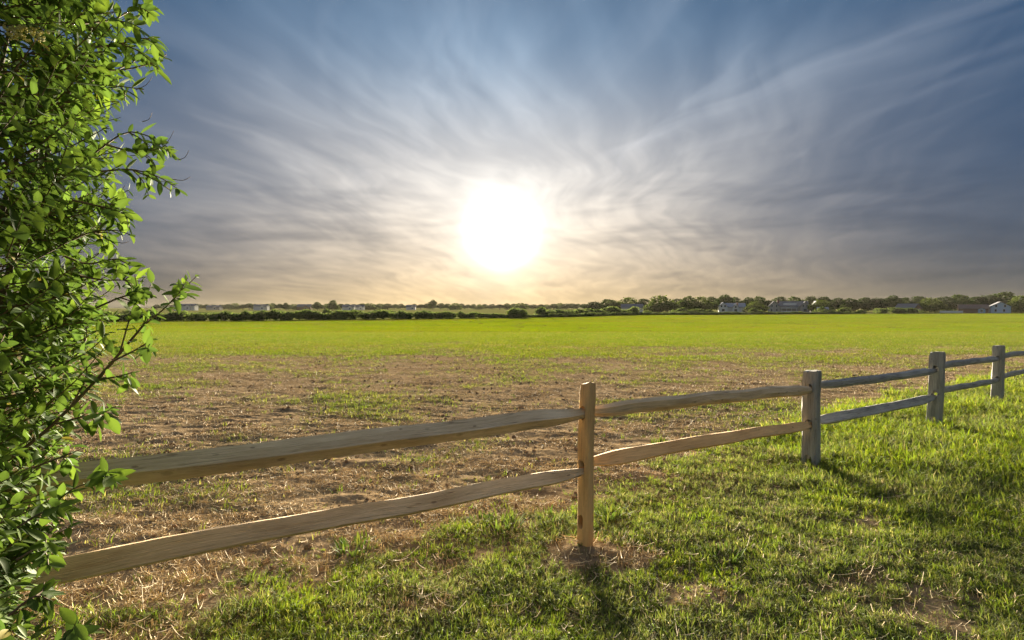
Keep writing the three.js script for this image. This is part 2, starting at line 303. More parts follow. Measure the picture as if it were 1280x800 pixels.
{
  // leafy weeds standing out from the turf
  const r = rng(707), weedMat = leafMat('weed_leaf', { transmission: 0.4 });
  const spots = [[632, 660, 1.1, 'broad clump of weed leaves under the lower rail by the tan post'], [690, 652, 0.9, 'small weed clump against the field side of the tan post'], [764, 650, 1.0, 'bright leafy weed clump beside the tan post'], [826, 556, 0.8, 'rough weed clump at the soil edge under the tan lower rail'], [936, 529, 0.8, 'dark weed tuft on the soil behind the tan rails'], [600, 655, 0.7, 'low weed rosette beside the broad clump under the rail'], [905, 700, 0.9, 'dark leafy weed in the turf among bare scrapes'], [440, 690, 0.9, 'leafy weed at the soil edge below the long tan rail']];
  for (const [px, py, size, label] of spots) {
    const Z = 1.5 * PXF / (py - HORIZON), x = (px - 640) / PXF * Z, g = new THREE.Group(); put(g, 'leafy_weed'); g.position.set(x, height(x, -Z) - 0.006, -Z); tag(g, label, 'weed', 'leafy weeds in the verge');
    for (let i = 0; i < 70; i++) {
      const a = r() * 6.283, q = 0.02 + 0.1 * size * Math.sqrt(r()), acc = { pos: [], idx: [], col: [] }, k = 0.7 + 0.6 * r();
      bladeInto(acc, Math.cos(a) * q, Math.sin(a) * q, a + (r() - 0.5) * 1.6, (0.04 + 0.08 * r()) * size, (0.007 + 0.013 * r()) * size, 0.5 + 1.3 * r(), 4, [(0.085 + 0.05 * r()) * k, 0.15 * k, 0.02 * k]);
      g.userData.acc = g.userData.acc ?? []; g.userData.acc.push(geom(acc.pos, acc.idx, { color: acc.col }));
    }
    const f = part('foliage', mergeGeometries(g.userData.acc), weedMat, g); f.userData.kind = 'stuff'; delete g.userData.acc;
  }
}

// ------------------------------------------------------------------ the split rail fence
function woodTexture(seed, dark, light, streak, knots, checks) {   // u across 1.5 m of length, v across 0.5 m round the piece
  const W = 1024, H = 512, r = rng(seed), d = new Uint8Array(W * H * 4), bump = new Uint8Array(W * H * 4), ks = [];
  for (let i = 0; i < knots; i++) ks.push([r() * W, r() * H, 4 + 9 * r() * r(), 0.4 + r() * 0.6]);
  for (let j = 0; j < H; j++) for (let i = 0; i < W; i++) {
    const u = i / W, v = j / H, fade = Math.min(1, Math.min(u, 1 - u) * 12);
    let bend = 0, knot = 0;
    for (const [kx, ky, kr, ks_] of ks) { const dx = (i - kx) / 1.6, dy = j - ky, q = Math.hypot(dx, dy) / kr; if (q < 6) { bend += Math.sign(dy || 1) * Math.exp(-q * 0.7) * kr * 0.018; if (q < 1.5) knot = Math.max(knot, smooth(1.4, 0.6, q + 0.25 * noise(i * 0.2, j * 0.2)) * ks_); } }
    const wob = 0.02 * fbm(u * 5 + seed, v * 3, 3) * fade + bend * 0.12, vv = v + wob;
    const ring = Math.sin((vv * 46 + 2.5 * fbm(u * 2.2 * 1 + seed, vv * 7, 3)) * 3.1), fib = fbm(u * 14, vv * 260, 3), fib2 = fbm(u * 40 + 5, vv * 480, 2), blot = fbm(u * 4 + 2 * seed, v * 5, 4);
    let k = clamp(0.58 + 0.09 * ring * streak + 0.6 * fib * streak + 0.35 * fib2 + 0.7 * blot);
    const crack = checks * smooth(0.06, 0.0, Math.abs(noise(u * 2.6 + seed * 3, vv * 26))) * smooth(0.0, 0.3, noise(u * 4 + 9, v * 10 + seed));
    let c = mix3(dark, light, k);
    c = mix3(c, [dark[0] * 0.35, dark[1] * 0.28, dark[2] * 0.22], Math.max(knot * 0.85, crack * 0.8));
    const o = (j * W + i) * 4; for (let q = 0; q < 3; q++) d[o + q] = 255 * Math.pow(clamp(c[q]), 1 / 2.2); d[o + 3] = 255;
    const h = clamp(0.5 + 0.3 * fib + 0.05 * ring * streak + 0.2 * fib2 - 0.5 * crack - 0.2 * knot); bump[o] = bump[o + 1] = bump[o + 2] = 255 * h; bump[o + 3] = 255;
  }
  const mk = (data, srgb) => { const t = new THREE.DataTexture(data, W, H, THREE.RGBAFormat); t.wrapS = t.wrapT = THREE.MirroredRepeatWrapping; t.magFilter = THREE.LinearFilter; if (srgb) t.colorSpace = THREE.SRGBColorSpace; t.needsUpdate = true; return t; };
  return { map: mk(d, true), bumpMap: mk(bump, false) };
}
const woodMat = (name, tex, extra = {}) => new THREE.MeshStandardMaterial({ name, ...tex, bumpScale: 0.007, roughness: 0.85, ...extra });
const newWood = woodMat('fresh_cedar', woodTexture(3, [0.46, 0.265, 0.10], [0.78, 0.52, 0.24], 0.9, 6, 0.6));
const railWood = woodMat('sawn_rail', woodTexture(5, [0.42, 0.275, 0.13], [0.80, 0.61, 0.37], 0.9, 10, 1.0));
const greyWood = woodMat('weathered_wood', woodTexture(8, [0.17, 0.158, 0.14], [0.50, 0.475, 0.43], 1.1, 6, 1.0), { bumpScale: 0.011 });
const fence = new THREE.Group();
put(fence, 'split_rail_fence'); fence.position.copy(P1);
tag(fence, 'split rail fence, fresh tan rails joining weathered grey ones, between lawn and field', 'fence');
const SPAN = 3.05;
// place along the fence, height of its top, width across the fence, thickness, hole heights, material, lean
const posts = [
  { t: -SPAN - 0.05, s: 0, top: 0.98, w: 0.11, th: 0.085, holes: [0.89, 0.59, 0.16], m: newWood, fresh: true },
  { t: 0, s: 0, top: 1.03, w: 0.104, th: 0.078, holes: [0.855, 0.52, 0.19], m: newWood, fresh: true },
  { t: 3.15, s: 0.12, top: 0.885, w: 0.155, th: 0.115, holes: [0.715, 0.375, 0.035], m: greyWood },
  { t: 6.2, s: 0.01, top: 0.925, w: 0.165, th: 0.12, holes: [0.715, 0.39, 0.06], m: greyWood },
  { t: 9.4, s: 0.08, top: 0.87, w: 0.165, th: 0.12, holes: [0.665, 0.33, 0.02], m: greyWood },
  { t: 12.45, s: 0.05, top: 0.88, w: 0.165, th: 0.115, holes: [0.66, 0.33, 0.02], m: greyWood },
];
const csg = new Evaluator(); csg.attributes = ['position', 'normal', 'uv'];
// local axes of the fence: X along the run, Y up, Z towards the lawn
const fenceTurn = Math.atan2(-FD.z, FD.x); fence.rotation.y = fenceTurn;
function postGeometry(p, seed) {
  const N = 20, rows = 30, r = rng(seed), bottom = -0.35, pos = [], uv = [], idx = [], e = p.fresh ? 3.2 : 4.2;
  const slantX = (r() - 0.5) * 0.35, slantZ = p.fresh ? 0.3 : 0.12, off = r() * 50;
  for (let j = 0; j <= rows; j++) {
    const q = j / rows, y0 = lerp(bottom, p.top, q), taper = 1 - 0.06 * q, near = smooth(0.985, 1, q);
    for (let i = 0; i <= N; i++) {
      const a = (i % N) / N * 6.28318, c = Math.cos(a), s = Math.sin(a), k = Math.pow(Math.pow(Math.abs(c), e) + Math.pow(Math.abs(s), e), -1 / e);
      const wv = 1 + 0.09 * noise(c * 1.3 + off, s * 1.3 + y0 * 1.6) + 0.05 * noise(c * 4 + off, s * 4 + y0 * 5);
      const x = c * k * p.th * 0.5 * wv * taper * (1 - 0.07 * near) + 0.012 * noise(y0 * 2 + off, 3), z = s * k * p.w * 0.5 * wv * taper * (1 - 0.07 * near) + 0.012 * noise(y0 * 2 + off, 8);
      const top = smooth(0.86, 1, q) * (slantX * x + slantZ * z + 0.012 * noise(x * 40 + off, z * 40));
      pos.push(x, y0 + top, z); uv.push((y0 + seed * 0.37) / 1.5, i / N * (p.w + p.th) * 2 / 0.5 + seed * 0.13);
    }
  }
  for (let j = 0; j < rows; j++) for (let i = 0; i < N; i++) { const a = j * (N + 1) + i, b = a + 1, c = a + N + 1, d = c + 1; idx.push(a, c, b, b, c, d); }
  for (const [row, up] of [[0, false], [rows, true]]) {
    const base = pos.length / 3, st = row * (N + 1); let mx = 0, my = 0, mz = 0;
    for (let i = 0; i < N; i++) { const o = (st + i) * 3; mx += pos[o] / N; my += pos[o + 1] / N; mz += pos[o + 2] / N; }
    for (let i = 0; i <= N; i++) { const o = (st + i) * 3; pos.push(pos[o], pos[o + 1], pos[o + 2]); uv.push(pos[o] / 1.5 + 0.4, pos[o + 2] / 0.5); }
    pos.push(mx, my + (up ? 0.008 : 0), mz); uv.push(mx / 1.5 + 0.4, mz / 0.5);
    for (let i = 0; i < N; i++) up ? idx.push(base + i, base + N + 1, base + i + 1) : idx.push(base + i, base + i + 1, base + N + 1);
  }
  let g = geom(pos, idx, { uv });
  g = toCreasedNormals(g, 0.7);
  let brush = new Brush(g); brush.updateMatrixWorld();
  for (const h of p.holes) {                                       // mortises: upright slots right through, along the run
    const hw = p.w * 0.2, hh = p.fresh ? 0.042 : 0.046, sh = new THREE.Shape();
    sh.absarc(0, hh - hw, hw, 0, Math.PI, false); sh.absarc(0, -hh + hw, hw, Math.PI, 2 * Math.PI, false);
    const eg = new THREE.ExtrudeGeometry(sh, { depth: 0.5, bevelEnabled: false, curveSegments: 8 }); eg.translate(0, h, -0.25); eg.rotateY(Math.PI / 2);
    if (p.t === 0 && h < 0.3) eg.translate(-0.247, 0, 0);            // the lowest mortise of the fresh post is not cut through
    const b = new Brush(eg); b.updateMatrixWorld();
    brush = csg.evaluate(brush, b, SUBTRACTION); brush.updateMatrixWorld();
  }
  return brush.geometry;
}
posts.forEach((p, i) => { p.y = 0; const o = part('post', postGeometry(p, 11 + i * 7), p.m, fence); o.position.set(p.t, 0, -p.s); o.rotation.set((i === 1 ? 0.004 : (rng(i + 40)() - 0.5) * 0.05), 0, (i === 1 ? -0.012 : (rng(i + 60)() - 0.5) * 0.04)); o.userData.label = p.fresh ? 'fresh tan cedar post' : 'weathered grey post'; });
// section: points (z towards the lawn, y up) of a split rail, walked round
const SECTIONS = {
  ridge: [[0.060, 0.0], [-0.018, 0.058], [-0.042, 0.044], [-0.05, -0.012], [-0.012, -0.062], [0.026, -0.06]],
  face: [[0.058, -0.036], [-0.012, 0.06], [-0.036, 0.054], [-0.05, 0.0], [-0.02, -0.058], [0.024, -0.062]],
  round: [[0.045, -0.01], [0.034, 0.036], [0.0, 0.055], [-0.04, 0.03], [-0.044, -0.03], [0.0, -0.055], [0.034, -0.04]],
};
function railGeometry(a, b, section, seed, size, sag, twist) {
  const rows = 44, P = SECTIONS[section], sub = 2, N = P.length * sub, pos = [], uv = [], idx = [], r = rng(seed), off = r() * 90, L = a.distanceTo(b), ring = [];
  for (let i = 0; i < P.length; i++) for (let k = 0; k < sub; k++) { const c = P[i], d = P[(i + 1) % P.length]; ring.push([lerp(c[0], d[0], k / sub), lerp(c[1], d[1], k / sub)]); }
  let per = [0]; for (let i = 0; i < N; i++) { const c = ring[i], d = ring[(i + 1) % N]; per.push(per[i] + Math.hypot(c[0] - d[0], c[1] - d[1])); }
  for (let j = 0; j <= rows; j++) {
    const q = j / rows, m = lerp(0, L, q), end = Math.min(m, L - m), ty = lerp(0.52, 1, smooth(0.03, 0.42, end)), tz = lerp(0.24, 1, smooth(0.03, 0.3, end));
    const wob = 0.014 * noise(q * 4 + off, 1), wob2 = 0.012 * noise(q * 4.5 + off, 6), tw = twist * (q - 0.5) + 0.12 * noise(q * 3 + off, 11), fat = size * (1 + 0.09 * noise(q * 5 + off, 20));
    for (let i = 0; i <= N; i++) {
      const [sz, sy] = ring[i % N], k = fat * (1 + 0.1 * noise(i % N * 0.9 + off, m * 1.4) + 0.045 * noise(i % N * 1.9 + off, m * 9));
      const z0 = sz * k * Math.cos(tw) - sy * k * Math.sin(tw), y0 = sz * k * Math.sin(tw) + sy * k * Math.cos(tw);
      pos.push(lerp(a.x, b.x, q), lerp(a.y, b.y, q) + y0 * ty + wob * smooth(0, 0.4, end) + sag * 4 * q * (1 - q), lerp(a.z, b.z, q) + z0 * tz + wob2 * smooth(0, 0.4, end));
      uv.push((m + seed * 0.71) / 1.5, (per[i] * size + seed * 0.17) / 0.5);
    }
  }
  for (let j = 0; j < rows; j++) for (let i = 0; i < N; i++) { const c = j * (N + 1) + i, d = c + 1, e = c + N + 1, f = e + 1; idx.push(c, e, d, d, e, f); }
  for (const row of [0, rows]) { const base = pos.length / 3, st = row * (N + 1); let mx = 0, my = 0, mz = 0; for (let i = 0; i < N; i++) { const o = (st + i) * 3; mx += pos[o] / N; my += pos[o + 1] / N; mz += pos[o + 2] / N; pos.push(pos[o], pos[o + 1], pos[o + 2]); uv.push(pos[o + 1] / 0.5, pos[o + 2] / 0.5); } pos.push(mx, my, mz); uv.push(my / 0.5, mz / 0.5); for (let i = 0; i < N; i++) row ? idx.push(base + i, base + N, base + (i + 1) % N) : idx.push(base + i, base + (i + 1) % N, base + N); }
  return toCreasedNormals(geom(pos, idx, { uv }), 0.45);
}
// [from post, to post, height at the first, height at the second, section, material, size, sag, twist]
const rails = [
  [0, 1, 0.915, 0.85, 'ridge', railWood, 0.83, 0.004, -0.15], [0, 1, 0.62, 0.497, 'face', railWood, 0.66, -0.002, 0.1],
  [1, 2, 0.857, 0.70, 'round', railWood, 0.92, 0.012, 0.5], [1, 2, 0.545, 0.362, 'face', newWood, 0.72, 0.01, 0.2],
  [2, 3, 0.742, 0.693, 'round', greyWood, 0.86, -0.016, 0.5], [2, 3, 0.388, 0.35, 'face', greyWood, 0.80, -0.008, -0.2],
  [3, 4, 0.742, 0.65, 'round', greyWood, 0.86, 0.006, 0.4], [3, 4, 0.427, 0.312, 'round', greyWood, 0.80, -0.012, 0.2],
  [4, 5, 0.686, 0.66, 'round', greyWood, 0.86, 0.0, 0.3], [4, 5, 0.35, 0.335, 'round', greyWood, 0.80, 0.0, -0.2],
];
rails.forEach(([i, j, h0, h1, sec, m, size, sag, tw], n) => {
  const A = posts[i], B = posts[j], w0 = A.w * 0.085, w1 = B.w * 0.085;
  const o = part('rail', railGeometry(V(A.t - 0.05, h0, -A.s - w0), V(B.t + 0.05, h1, -B.s + w1), sec, 21 + n * 5, size, sag, tw), m, fence);
  o.userData.label = m === greyWood ? 'weathered grey split rail' : 'fresh tan split rail';
});

// ------------------------------------------------------------------ the shrub at the end of the fence
const privetLeaf = (seed, wide, fold, curl) => {                   // a pointed oval leaf along +Y, one unit long, face to +Z
  const rows = [0, 0.12, 0.3, 0.5, 0.7, 0.87, 1], half = [0.02, 0.13, 0.205, 0.225, 0.185, 0.1, 0], r = rng(seed), pos = [], idx = [], col = [], rib = [1.15, 1.12, 1.3], bl = [1, 1, 1];
  rows.forEach((q, i) => { const w = half[i] * wide, zc = -curl * q * q, jag = (r() - 0.5) * 0.02; pos.push(-w, q + jag, zc + fold * w, 0, q, zc, w, q - jag, zc + fold * w); col.push(...bl, ...rib, ...bl); });
  for (let i = 0; i < rows.length - 1; i++) { const a = i * 3; idx.push(a, a + 1, a + 3, a + 1, a + 4, a + 3, a + 1, a + 2, a + 4, a + 2, a + 5, a + 4); }
  return geom(pos, idx, { color: col });
};
const shrubMat = leafMat('glossy_leaf', { transmission: 0.42, clearcoat: 0.12, clearcoatRoughness: 0.45, specularIntensity: 0.2 });
const twigMat = new THREE.MeshStandardMaterial({ name: 'twig_bark', color: new THREE.Color().setRGB(0.15, 0.095, 0.055), roughness: 0.9 });
const barkMat = new THREE.MeshStandardMaterial({ name: 'bark', color: new THREE.Color().setRGB(0.12, 0.09, 0.065), roughness: 0.95, bumpMap: soilBump, bumpScale: 0.01 });
function tubeGeo(curve, seg, r0, r1, sides = 5) {
  const pos = [], idx = [], uv = [], fr = curve.computeFrenetFrames(seg), p = V();
  for (let i = 0; i <= seg; i++) { curve.getPoint(i / seg, p); const q = lerp(r0, r1, i / seg); for (let k = 0; k <= sides; k++) { const a = k / sides * 6.28318, c = Math.cos(a) * q, s = Math.sin(a) * q, n = fr.normals[i], b = fr.binormals[i]; pos.push(p.x + n.x * c + b.x * s, p.y + n.y * c + b.y * s, p.z + n.z * c + b.z * s); uv.push(k / sides, i * 0.1); } }
  for (let i = 0; i < seg; i++) for (let k = 0; k < sides; k++) { const a = i * (sides + 1) + k, b = a + 1, c = a + sides + 1, d = c + 1; idx.push(a, b, c, b, d, c); }
  return geom(pos, idx, { uv });
}
{
  const C = V(-1.85, 0, -1.4), prof = [[0, 0.34], [0.2, 0.44], [0.41, 0.5], [0.6, 0.555], [0.8, 0.595], [1.0, 0.62], [1.1, 0.67], [1.3, 0.71], [1.45, 0.765], [1.6, 0.76], [1.8, 0.745], [1.97, 0.83], [2.1, 0.75], [2.3, 0.81], [2.5, 0.815], [2.75, 0.72], [2.95, 0.5], [3.1, 0.2]];
  const radius = (y, th) => { let R = 0.3; for (let i = 1; i < prof.length; i++) if (y < prof[i][0] || i === prof.length - 1) { R = lerp(prof[i - 1][1], prof[i][1], clamp((y - prof[i - 1][0]) / (prof[i][0] - prof[i - 1][0]))); break; } return R * (1 + 0.05 * noise(th * 2.2, y * 2.6)); };
  const shrub = new THREE.Group(); put(shrub, 'privet_shrub'); shrub.position.set(C.x, height(C.x, C.z), C.z);
  tag(shrub, 'tall leafy green shrub with glossy leaves growing over the rail fence end', 'shrub');
  const r = rng(404), twigs = [], leaves = [], variants = [privetLeaf(1, 1, 0.25, 0.12), privetLeaf(2, 0.86, 0.45, 0.25), privetLeaf(3, 1.12, 0.12, 0.05), privetLeaf(4, 0.95, 0.35, -0.12)];
  const T = V(), N1 = V(), N2 = V(), D = V(), F = V(), X = V(), UP = V(0, 1, 0), mt = new THREE.Matrix4(), qt = new THREE.Quaternion();
  function shoot(pts, seg, r0, r1, gap, size, dead = 0) {
    const cv = new THREE.CatmullRomCurve3(pts), L = cv.getLength();
    twigs.push(tubeGeo(cv, seg, r0, r1, 4));
    let k = Math.floor(r() * 2);
    for (let s = gap * (1 + r()); s < L; s += gap * (0.8 + 0.4 * r()), k++) {
      const q = s / L, p = cv.getPoint(q); cv.getTangent(q, T);
      N1.crossVectors(T, UP); if (N1.lengthSq() < 1e-4) N1.set(1, 0, 0); N1.normalize(); N2.crossVectors(N1, T).normalize();
      const roll = (k % 2 ? 1.35 : 0) + (r() - 0.5) * 0.7, grow = size * (0.5 + 0.62 * r()) * (q > 0.88 ? 0.7 : 1);
      for (const side of [-1, 1]) {
        if (r() < 0.08 + dead) continue;
        const c = Math.cos(roll) * side, sn = Math.sin(roll) * side, spread = 0.75 + r() * 0.45;
        D.copy(T).multiplyScalar(Math.cos(spread)).addScaledVector(N1, c * Math.sin(spread)).addScaledVector(N2, sn * Math.sin(spread)); D.y -= 0.18 + 0.25 * r(); D.normalize();
        F.copy(UP).multiplyScalar(0.9).addScaledVector(T, 0.5).add(X.set(r() - 0.5, r() - 0.5, r() - 0.5).multiplyScalar(0.9)); F.addScaledVector(D, -F.dot(D)).normalize(); X.crossVectors(D, F).normalize();
        mt.makeBasis(X, D, F); qt.setFromRotationMatrix(mt);
        const tone = 0.5 + 0.5 * noise(p.x * 4 + p.z * 3, p.y * 4), k2 = 0.75 + 0.5 * r(), young = q > 0.8 ? 0.6 : 0.25;
        let col = mix3([0.058, 0.115, 0.02], [0.135, 0.20, 0.018], clamp(young * (0.3 + r()) + 0.25 * tone)).map((w) => w * k2);
        if (r() < 0.004) col = [0.26, 0.22, 0.03];
        leaves.push({ p, q: qt.clone(), s: grow, b: 0.78 + 0.42 * r(), v: Math.floor(r() * 4), c: col, f: F.clone() });
      }
    }
  }
  // shoots that show against the sky and the field, by place in the photograph and distance
  const drawn = [
    [[10, 575, 1.52], [50, 545, 1.55], [100, 497, 1.6], [145, 447, 1.66], [178, 408, 1.7], [186, 398, 1.72]], [[178, 408, 1.7], [205, 386, 1.74], [224, 366, 1.76], [246, 345, 1.78]],
    [[150, 440, 1.64], [160, 405, 1.66], [168, 380, 1.67], [176, 360, 1.68]], [[90, 505, 1.6], [108, 470, 1.62], [104, 430, 1.64], [112, 395, 1.66]], [[120, 475, 1.62], [150, 470, 1.62], [166, 465, 1.6]],
    [[70, 530, 1.56], [110, 520, 1.56], [148, 522, 1.55]], [[140, 452, 1.6], [172, 436, 1.62], [190, 424, 1.62]],
    [[70, 95, 1.6], [110, 105, 1.7], [150, 108, 1.76], [180, 112, 1.78]], [[100, 80, 1.6], [145, 88, 1.72], [185, 80, 1.78], [208, 68, 1.8]], [[90, 30, 1.6], [140, 25, 1.7], [175, 10, 1.76], [190, 18, 1.78]],
    [[110, 60, 1.6], [150, 55, 1.7], [180, 48, 1.74], [200, 58, 1.76]], [[130, 180, 1.66], [170, 190, 1.74], [200, 184, 1.8], [220, 196, 1.82]], [[120, 215, 1.66], [165, 212, 1.74], [200, 222, 1.8], [222, 236, 1.8]],
    [[120, 190, 1.66], [160, 165, 1.72], [190, 172, 1.76], [215, 188, 1.76]], [[90, 250, 1.6], [125, 258, 1.66], [150, 262, 1.7], [164, 274, 1.7]], [[90, 300, 1.6], [115, 290, 1.64], [145, 288, 1.68], [165, 294, 1.7]],
    [[80, 320, 1.6], [110, 330, 1.64], [140, 324, 1.68], [164, 324, 1.7]], [[100, 345, 1.62], [130, 350, 1.66], [155, 350, 1.68], [180, 352, 1.7]], [[120, 385, 1.62], [150, 372, 1.66], [175, 366, 1.68], [196, 372, 1.68]],
    [[60, 640, 1.45], [85, 615, 1.5], [115, 602, 1.55], [150, 595, 1.55]], [[40, 585, 1.5], [75, 572, 1.52], [105, 560, 1.54]], [[20, 700, 1.35], [50, 685, 1.4], [80, 690, 1.42]], [[20, 660, 1.38], [55, 640, 1.42], [82, 640, 1.42]],
    [[10, 770, 1.3], [45, 745, 1.32], [66, 752, 1.34]], [[40, 830, 1.25], [75, 800, 1.3], [112, 795, 1.32]],
  ];
  const local = ([px, py, Z]) => at(px, py, Z).sub(shrub.position);
  drawn.forEach((list, i) => {
    shoot(list.map(local), 8, i === 0 ? 0.0055 : 0.003, i === 0 ? 0.003 : 0.0012, 0.026, 0.055);
    for (let k = 0; k < 3; k++) {                                  // side sprays
      const a = list[Math.min(list.length - 2, 1 + Math.floor(r() * (list.length - 2)))], e = list[list.length - 1], up = (r() - 0.5) * 46, reach = 0.35 + 0.5 * r(), dz = (r() - 0.5) * 0.22;
      const tip = [lerp(a[0], e[0], reach) + (r() - 0.5) * 14 - Math.abs(up) * 0.2, lerp(a[1], e[1], reach) + up, lerp(a[2], e[2], reach) + dz];
      shoot([a, [(a[0] + tip[0]) / 2 + 3, (a[1] + tip[1]) / 2 - up * 0.12, (a[2] + tip[2]) / 2], tip].map(local), 5, 0.0022, 0.001, 0.023, 0.05);
    }
  });
  // bare twig ends
  for (const [a, b] of [[[185, 80, 1.78], [208, 70, 1.8]], [[170, 112, 1.77], [191, 95, 1.8]], [[195, 190, 1.8], [217, 164, 1.82]], [[222, 200, 1.82], [236, 188, 1.83]], [[216, 224, 1.8], [238, 221, 1.82]], [[140, 300, 1.7], [161, 302, 1.72]], [[178, 152, 1.76], [190, 141, 1.78]]]) twigs.push(tubeGeo(new THREE.CatmullRomCurve3([local(a), local([(a[0] + b[0]) / 2 + 2, (a[1] + b[1]) / 2 + 3, a[2]]), local(b)]), 4, 0.0014, 0.0006, 4));
  for (let i = 0; i < 2700; i++) {
    const y = 0.12 + 2.85 * Math.pow(r(), 0.9), th = r() * 6.28318, R = radius(y, th), inner = 0.3 + 0.45 * r(), len = 0.16 + 0.2 * r();
    const tip = V(Math.cos(th) * R * (0.8 + 0.2 * r()), y, Math.sin(th) * R * (0.8 + 0.2 * r())), dir = V(Math.cos(th + (r() - 0.5) * 1.2), 0.1 + 0.8 * r(), Math.sin(th + (r() - 0.5) * 1.2)).normalize();
    const base = tip.clone().addScaledVector(dir, -len), midp = tip.clone().add(base).multiplyScalar(0.5); midp.y -= len * 0.1 * (r() - 0.2); if (base.y < 0.03) continue;
    shoot([base, midp, tip], 4, 0.0024, 0.001, 0.023 + 0.007 * r(), 0.050 + 0.013 * r(), 0.03);
  }
  // which leaves show largest: each leaf is set against a coarse grid of the view, the nearest one counts
  const wins = new Map(), cell = new Map(), w = V(), cp = Math.cos(PITCH), sp = Math.sin(PITCH);
  leaves.forEach((l, i) => {
    for (const f of [0.25, 0.5, 0.75]) {
      w.set(0, 1, 0).applyQuaternion(l.q).multiplyScalar(l.s * f).add(l.p).add(shrub.position); w.y -= EYE;
      const dep = -(w.z * cp + w.y * sp * -1 * -1), px = 640 + w.x / dep * PXF, py = 400 - (w.y * cp - w.z * sp * -1) / dep * PXF;
      if (px < 0 || py < 0 || py > 800 || dep < 0.2) continue;
      const key = Math.floor(px / 5) * 1000 + Math.floor(py / 5), old = cell.get(key);
      if (!old || old[0] > dep) cell.set(key, [dep, i]);
    }
  });
  for (const [, i] of cell.values()) wins.set(i, (wins.get(i) ?? 0) + 1 / 1);
  const facing = (l) => { w.copy(l.p).add(shrub.position); w.y -= EYE; const d = w.length(); return Math.abs(w.normalize().dot(l.f)) / (d * d); };
  const best = [...wins.entries()].map(([i, n]) => [i, n * facing(leaves[i]) * leaves[i].s ** 2]).sort((a, b) => b[1] - a[1]).slice(0, 300).map((e) => e[0]), single = new Set(best);
  const tones = new Map();
  best.forEach((i) => {
    const l = leaves[i], tone = Math.round(clamp((l.c[1] - 0.07) / 0.14) * 7); let m = tones.get(tone);
    if (!m) { m = shrubMat.clone(); m.name = 'glossy_leaf_tone'; m.color.setRGB(...mix3([0.042, 0.082, 0.016], [0.135, 0.205, 0.018], tone / 7)); tones.set(tone, m); }
    const o = part('leaf', variants[l.v], m, shrub); o.position.copy(l.p); o.quaternion.copy(l.q); o.scale.set(l.s * l.b, l.s, l.s);
  });
  for (let v = 0; v < 4; v++) {
    const list = leaves.filter((l, i) => l.v === v && !single.has(i)), o = new THREE.InstancedMesh(variants[v], shrubMat, list.length);
    list.forEach((l, i) => { o.setMatrixAt(i, M4.compose(l.p, l.q, SC.set(l.s * l.b, l.s, l.s))); o.setColorAt(i, CO.setRGB(...l.c)); });
    o.name = 'foliage'; o.userData.kind = 'stuff'; o.castShadow = o.receiveShadow = true; shrub.add(o);
  }
  const tw = part('twigs', mergeGeometries(twigs), twigMat, shrub); tw.userData.kind = 'stuff';
  for (let i = 0; i < 14; i++) {
    const a = i / 14 * 6.283 + r(), q = 0.05 + 0.1 * r(), e = 0.25 + 0.3 * r(), hgt = 1.5 + 1.2 * r();
    part('stem', tubeGeo(new THREE.CatmullRomCurve3([V(Math.cos(a) * q, -0.1, Math.sin(a) * q), V(Math.cos(a) * q * 2, 0.5, Math.sin(a) * q * 2), V(Math.cos(a + 0.3) * e * 0.8, hgt * 0.6, Math.sin(a + 0.3) * e * 0.8), V(Math.cos(a + 0.2) * e * 1.3, hgt, Math.sin(a + 0.2) * e * 1.3)]), 10, 0.017, 0.005, 6), barkMat, shrub);
  }
  // a spray of pale flower buds high up
  const buds = []; const s0 = local([32, 38, 1.35]);
  for (let i = 0; i < 90; i++) { const g = new THREE.IcosahedronGeometry(0.0028 + 0.0016 * r(), 0), q = r(); g.translate(s0.x + (q - 0.5) * 0.1 + (r() - 0.5) * 0.015, s0.y - q * 0.012 + (r() - 0.5) * 0.03, s0.z + (r() - 0.5) * 0.03); buds.push(g); }
  const bm = part('flower_spray', mergeGeometries(buds), new THREE.MeshStandardMaterial({ name: 'flower_bud', color: new THREE.Color().setRGB(0.62, 0.58, 0.22), roughness: 0.8 }), shrub); bm.userData.label = 'spray of small cream yellow buds';
}

